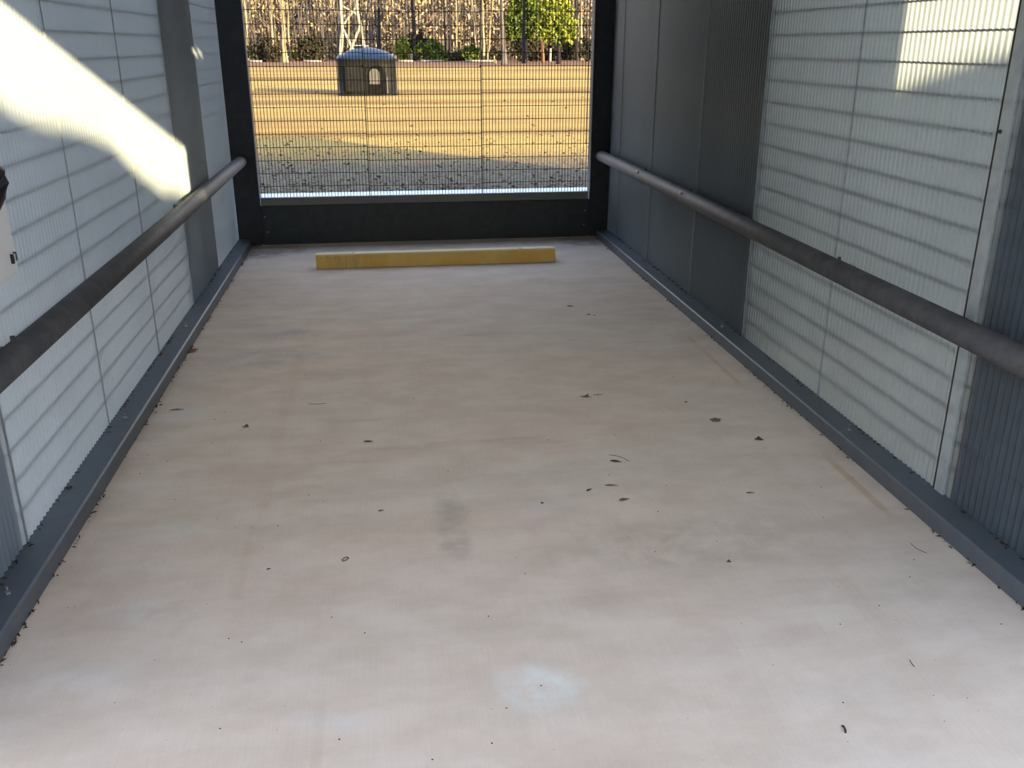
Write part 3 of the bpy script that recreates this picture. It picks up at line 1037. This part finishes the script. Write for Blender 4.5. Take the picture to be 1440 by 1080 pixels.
depth = 2.4
for dy in (0.0, depth):
    for L in legs:
        q = [px_at(a, b, TY) + Vector((0, dy, 0)) for a, b in L]
        q[0].z = GROUND_Z
        to_tower(MB().tube(q, [0.115, 0.105, 0.095, 0.09, 0.08, 0.08], 8).build('leg', M_tower))
    for a, b in (((481.5, 40), (497, 72)), ((506.5, 35), (492, 72)), ((479, 6), (503, 20)), ((478.5, 38), (500, 8))):
        if dy == 0.0 and b[1] < 30:
            continue
        to_tower(MB().tube([px_at(*a, TY) + Vector((0, dy, 0)), px_at(*b, TY) + Vector((0, dy, 0))], 0.075, 8).build('brace', M_tower))
    to_tower(MB().tube([px_at(492, 64, TY) + Vector((0, dy, 0)), px_at(518, 64.5, TY) + Vector((0, dy, 0))], 0.05, 6).build('rail', M_tower))
for L in legs:
    for idx in (2, 4):
        q = px_at(*L[idx], TY)
        to_tower(MB().tube([q, q + Vector((0, depth, 0))], 0.06, 6).build('rail', M_tower))
tz = px_at(488, -60, TY)
xa, xb = px_at(480, -60, TY).x - 0.4, px_at(497, -60, TY).x + 0.4
to_tower(MB().box(xa, xb, TY - 0.4, TY + depth + 0.4, tz.z, tz.z + 0.12).build('platform', M_tower))


# ---- trees at the far side of the field
def place(px, py):
    p = at_z(px, py, GROUND_Z)
    if p.y > 101:
        p = at_y(px, py, 101.0)
    p.z = GROUND_Z
    return p


trees = [
    # base px, base py, top px (at frame top), width at base px, at top px, bark, label
    (348, 78, 343, 5.0, 4.0, 'pale', 'slim pale tree at the far left beside the left post'),
    (384, 84, 381, 5.0, 4.0, 'pale', 'slim pale tree just left of the thick pale tree'),
    (401, 88, 395, 11.0, 6.0, 'pale', 'thick pale trunk with a flared foot, brightest in the left woods'),
    (408, 84, 404, 4.0, 3.0, 'pale', 'slender pale stem grown close to the right of the thick pale trunk'),
    (424, 82, 419, 4.5, 3.0, 'grey', 'leaning grey trunk right of the thick pale trunk'),
    (456, 84, 452, 5.5, 4.0, 'grey', 'grey trunk just left of the hut'),
    (487, 80, 492, 2.6, 2.0, 'pale', 'thin pale sapling seen between the tower legs'),
    (523, 84, 520, 6.0, 5.0, 'grey', 'grey trunk close to the right of the tower'),
    (534, 84, 532, 7.0, 5.5, 'dark', 'dark trunk above the top of the hut'),
    (555, 82, 551, 5.0, 3.5, 'pale', 'tan trunk above the right shoulder of the hut'),
    (583, 79, 580, 7.0, 5.0, 'dark', 'dark trunk right of the hut'),
    (627, 81, 624, 5.0, 3.5, 'dark', 'left of a pair of dark trunks joined at the foot'),
    (633, 81, 632, 4.5, 3.5, 'dark', 'right of a pair of dark trunks joined at the foot'),
    (643, 76, 641, 3.2, 2.4, 'pale', 'thin pale stem just right of the pair of dark trunks'),
    (649, 73, 647, 2.6, 2.0, 'pale', 'second thin pale stem right of the pair of dark trunks'),
    (671, 75, 664, 3.0, 2.2, 'pale', 'thin leaning pale stem left of the right mesh joint'),
    (680, 74, 679, 4.5, 4.0, 'pale', 'cream trunk standing in line with the right mesh joint'),
    (686, 74, 692, 3.6, 3.4, 'pale', 'forking cream trunk right of the right mesh joint'),
    (709, 91, 706, 10.5, 6.5, 'grey', 'thick pinkish grey trunk with a flared foot left of the green tree'),
    (737, 89, 736, 7.5, 6.0, 'dark', 'dark trunk carrying the big green crown'),
    (745, 85, 746, 5.5, 4.5, 'dark', 'dark trunk right behind the crown-bearing trunk'),
    (763.5, 88, 761, 5.5, 4.0, 'red', 'reddish trunk under the green crown'),
    (779, 85, 780, 5.5, 4.5, 'dark', 'dark trunk beside the short white stump'),
    (811, 84, 810, 6.0, 5.0, 'dark', 'dark trunk left of the rightmost pale tree'),
    (818, 84, 816, 6.5, 4.5, 'pale', 'rightmost pale trunk, near the right post'),
]
BARK = dict(pale=M_bark_pale, grey=M_bark_grey, dark=M_bark_dark, red=M_bark_red)
trng = random.Random(3)


def bare_tree(pbase, ptop, wb_, wt_, bark, label, hgt):
    """trunk and limbs; ptop is the trunk's point at 4.5 m"""
    root = empty('bare_tree', pbase, label, 'tree', 'trees at the edge of the woods')
    d = ptop - pbase
    unit = Vector((d.x, trng.uniform(-0.1, 0.1), d.z)) / d.z
    pts, rad = [], []
    for s in (0.0, 0.012, 0.05, 0.12, 0.25, 0.4, 0.6, 0.8, 1.0):
        z = s * hgt
        w = Vector((trng.uniform(-1, 1), trng.uniform(-1, 1), 0)) * (0.05 if s > 0.02 else 0) * (1 + 2 * s)
        pts.append(Vector((unit.x * z, unit.y * z * 0.3, z)) + w)
        k = wt_ + (wb_ - wt_) * math.exp(-z / 0.9)
        rad.append(max(0.03, k * (1 - s * 0.75)))
    MB().tube(pts, rad, 10).build('trunk', bark, root, smooth=True)
    for k in range(5):
        lim = MB()
        z = trng.uniform(2.6, 5.0) if k < 2 else trng.uniform(0.45, 0.9) * hgt
        s = z / hgt
        i = max(j for j in range(len(pts)) if pts[j].z <= z)
        j = min(i + 1, len(pts) - 1)
        q = pts[i].lerp(pts[j], (z - pts[i].z) / max(1e-6, pts[j].z - pts[i].z))
        a = trng.uniform(0, 2 * PI)
        ln = trng.uniform(0.10, 0.22) * hgt * (1.1 - s * 0.6)
        dv = Vector((math.cos(a), math.sin(a), trng.uniform(0.8, 1.6))).normalized()
        r0 = wt_ * 0.28 * (1 - s * 0.5)
        e1 = q + dv * ln * 0.5
        e2 = e1 + (dv + Vector((trng.uniform(-.4, .4), trng.uniform(-.4, .4), 0.3))).normalized() * ln * 0.5
        lim.tube([q, e1, e2], [r0, r0 * 0.65, r0 * 0.25], 6)
        for kk in range(3):
            dv2 = (dv + Vector((trng.uniform(-1, 1), trng.uniform(-1, 1), trng.uniform(0, 0.8)))).normalized()
            st = q.lerp(e1, trng.uniform(0.4, 1))
            lim.tube([st, st + dv2 * ln * 0.4], [r0 * 0.35, r0 * 0.12], 5)
        lim.build('limb', bark, root, smooth=True)
    return root


for (bx, by, tx, wb_, wt_, bk, lab) in trees:
    pb = place(bx, by)
    dist = (pb - CAM_POS).dot(_f)
    k = dist / F_PX / 2
    pt = at_y(tx, 4, pb.y)
    bare_tree(pb, pt, wb_ * k, wt_ * k, BARK[bk], lab, trng.uniform(11, 17))

# short white stump and a small pale one near the thick grey tree
pb = place(774, 87)
k = (pb - CAM_POS).dot(_f) / F_PX
o = MB().tube([(0, 0, 0), (0, 0, 0.2), (0.02, 0, 17 * k * 0.9), (0.02, 0, 18 * k)], [2.5 * k, 2.2 * k, 2.0 * k, 1.6 * k], 12).build('tree_stump', M_tower, smooth=True)
o.location = pb
tag(o, 'short tall white stump under the green tree', 'stump')
pb = place(696, 90)
k = (pb - CAM_POS).dot(_f) / F_PX
o = MB().tube([(0, 0, 0), (0.03, 0, 4 * k), (-0.05, 0, 8 * k), (-0.06, 0, 11 * k)], [2.4 * k, 1.8 * k, 1.2 * k, 1.0 * k], 10).build('tree_stump', M_bark_pale, smooth=True)
o.location = pb
tag(o, 'small crooked pale stump left of the thick pinkish grey trunk', 'stump')

# pale logs lying along the wood's edge
for (x0, y0, x1, y1, lab) in ((592, 80, 624, 80, 'pale log lying between the dark trunk and the dark pair'), (500, 0, 0, 0, ''), (350, 71, 368, 71, 'pale log at the far left edge of the woods'), (427, 81.5, 452, 82, 'pale log just left of the hut'), (560, 78.5, 581, 79.5, 'pale log right behind the hut'), (655, 82, 694, 83, 'pale log left of the thick pinkish grey trunk')):
    if not lab:
        continue
    a, b = at_y(x0, y0, 92.0), at_y(x1, y1, 92.0)
    r = 0.10
    mid = (a + b) / 2
    a.z = b.z = GROUND_Z + r
    lg = MB().tube([a - mid, b - mid], [r, r * 0.85], 8).build('fallen_log', M_tower, smooth=True)
    lg.location = mid
    tag(lg, lab, 'log', 'pale logs at the wood edge')


def blob(cx, cy, cz, rx, ry, rz, n, rg):
    d = rg.normal(size=(n, 3))
    d /= np.linalg.norm(d, axis=1)[:, None]
    r = rg.random(n) ** 0.5 * (0.75 + 0.4 * np.sin(d[:, 0] * 7 + cx) * np.cos(d[:, 2] * 6 + cz) + 0.35 * rg.random(n))
    return np.stack([cx + d[:, 0] * r * rx, cy + d[:, 1] * r * ry, cz + d[:, 2] * r * rz], 1)


# green-crowned trees
def green_tree(px, py, blobs, mat, label, n=1500, with_trunk=True, name='green_tree', y=None):
    pb = place(px, py)
    if y:
        pb = at_y(px, py, y)
        pb.z = GROUND_Z
    root = empty(name, pb, label, 'tree')
    k = (pb - CAM_POS).dot(_f) / F_PX
    pts, sz = [], []
    for (bx, by, rx, rz) in blobs:
        c_ = at_y(bx, by, pb.y)
        pts.append(blob(c_.x - pb.x, 0, c_.z - pb.z, rx * k, rx * k * 0.9, rz * k, n, rng))
    pts = np.concatenate(pts)
    o_ = leaf_cloud(pts, rng.uniform(0.12, 0.32, len(pts)), rng, 'foliage', mat, root)
    if with_trunk:
        top = max(pts[:, 2])
        MB().tube([(0, 0, 0), (0.05, 0, top * 0.4), (0, 0, top * 0.85)], [0.2, 0.16, 0.05], 10).build('trunk', M_bark_dark, root, smooth=True)
    return root


green_tree(739, 88, [(738, 8, 24, 30), (724, 30, 14, 24), (728, -50, 28, 50), (745, 30, 16, 24)], M_evergreen, 'dark green leafy tree left in the green clump', y=89)
green_tree(785, 86, [(782, 0, 24, 34), (770, 30, 16, 26), (793, 40, 18, 22), (785, -60, 30, 46)], M_lime, 'bright yellow-green leafy tree right in the green clump', y=80)

# dark undergrowth bushes
bushes = [(372, 74, 26, 18, 'd', 'dark bush at the far left of the woods'), (437, 72, 24, 24, 'd', 'dark bush between the thick pale trunk and the hut'),
          (417, 78, 7, 6, 'l', 'small yellow-green bush at the foot of the thick pale trunk'), (605, 72, 22, 14, 'e', 'green bush right of the hut'),
          (566, 66, 11, 14, 'l', 'yellow-green bush behind the right shoulder of the hut'), (588, 64, 16, 18, 'd', 'dark bush around the dark trunk right of the hut'), (662, 72, 13, 10, 'e', 'round green bush left of the right mesh joint'),
          (640, 77, 30, 6, 'd', 'low dark bush right of the dark pair of trunks'), (690, 78, 18, 8, 'd', 'low dark bush behind the small crooked stump'), (738, 66, 22, 24, 'd', 'dark bush below the dark green tree'),
          (765, 70, 20, 18, 'd', 'dark bush behind the reddish trunk'), (800, 70, 20, 20, 'd', 'dark bush at the far right of the woods'), (833, 72, 20, 20, 'd', 'dark bush hidden partly by the right post'), (510, 76, 34, 10, 'd', 'low dark bush behind the hut')]
for ib, (px, py, rx, rz, kd, lab) in enumerate(bushes):
    c_ = at_y(px, py, (94.0, 98.5, 103.0)[ib % 3])
    k = (c_ - CAM_POS).dot(_f) / F_PX
    root_z = GROUND_Z
    pts = blob(0, 0, max(0.1, c_.z - root_z), rx * k, rx * k * 0.5, rz * k, 1500, rng)
    pts[:, 2] = np.abs(pts[:, 2])
    pts[:, 2] -= pts[:, 2].min() - 0.04
    o = leaf_cloud(pts, rng.uniform(0.10, 0.30, len(pts)), rng, 'bush', dict(d=M_dkbrush, e=M_evergreen, l=M_lime)[kd])
    o.location = (c_.x, c_.y, root_z)
    tag(o, lab, 'bush', 'bushes along the wood edge')

# wooded rise behind the field
m = MB()
hv, hf = [], []
for j in range(9):
    y = 128 + j * 16
    for i in range(41):
        x = -160 + i * 9
        hv.append((x, y, GROUND_Z + 0.0 + (j / 8) ** 0.8 * 26 + 1.5 * math.sin(x * 0.06 + j) * (j > 0)))
for j in range(8):
    for i in range(40):
        k = j * 41 + i
        hf.append((k, k + 1, k + 42, k + 41))
m.add(hv, hf)
o = m.build('hillside', speckled('leaf_strewn_hillside', (0.161, 0.112, 0.056), (0.087, 0.062, 0.037), 0.6, 0.95), smooth=True)
tag(o, 'brown wooded rise behind the trees', 'hillside', kind='structure')

# bare winter brush filling the woods behind: twigs and tan leaves nobody could count
n = 90000
xx = rng.uniform(-60, 75, n)
yy = 111 + rng.random(n) * 24
zz = rng.random(n) ** 1.25 * 14
pp = np.stack([xx, yy, zz], 1)
o = leaf_cloud(pp, rng.uniform(0.14, 0.50, n), rng, 'woodland_brush', M_thicket)
tag(o, 'tan winter brush filling the woods beyond the field', 'brush', kind='stuff')
m = MB()
for k in range(420):
    x, y = trng.uniform(-55, 70), trng.uniform(105.8, 110.5)
    h = trng.uniform(5, 13)
    r = trng.uniform(0.03, 0.10)
    lean = trng.uniform(-0.12, 0.12)
    m.tube([(x, y, GROUND_Z), (x + lean * h * 0.5, y, h * 0.5), (x + lean * h * 1.2, y, h)], [r, r * 0.8, r * 0.3], 5, False)
o = m.build('woodland_saplings', M_bark_grey, fix=False)
tag(o, 'thin bare saplings crowding the woods beyond the field', 'saplings', kind='stuff')

# clipped hedge behind the camera: its gently wavy top shades the slab of the bay
rngh = np.random.default_rng(4)


def hedge_top(x):
    return 4.135 + 0.022 * math.sin(x * 2.3) + 0.036 * math.sin(x * 5.1 + 1) + 0.012 * math.sin(x * 11.3)


hedge = empty('hedge', (6, -14.3, GROUND_Z), 'tall dense clipped hedge across the drive behind the camera', 'hedge')
m = MB()
N = 260
vs_, fs_ = [], []
for i in range(N + 1):
    x = -16 + 46 * i / N
    t_ = hedge_top(x)
    vs_ += [(x, -14.7, 0), (x, -14.65, t_ - 0.08), (x, -14.3, t_), (x, -13.95, t_ - 0.08), (x, -13.9, 0)]
for i in range(N):
    for k in range(4):
        fs_.append((i * 5 + k, i * 5 + k + 1, i * 5 + k + 6, i * 5 + k + 5))
fs_ += [(0, 1, 2, 3, 4), (N * 5, N * 5 + 1, N * 5 + 2, N * 5 + 3, N * 5 + 4)]
m.add(vs_, fs_)
keep(m.build('branchwork', M_bark_dark), hedge)
n = 26000
hx = rngh.uniform(-16, 30, n)
hz = rngh.random(n) * np.array([hedge_top(x) - 0.14 for x in hx])
hy = np.where(rngh.random(n) < 0.5, -13.92, -14.68) + rngh.uniform(-0.06, 0.06, n)
keep(leaf_cloud(np.stack([hx, hy, hz], 1), rngh.uniform(0.06, 0.12, n), rngh, 'foliage', M_hedge), hedge)
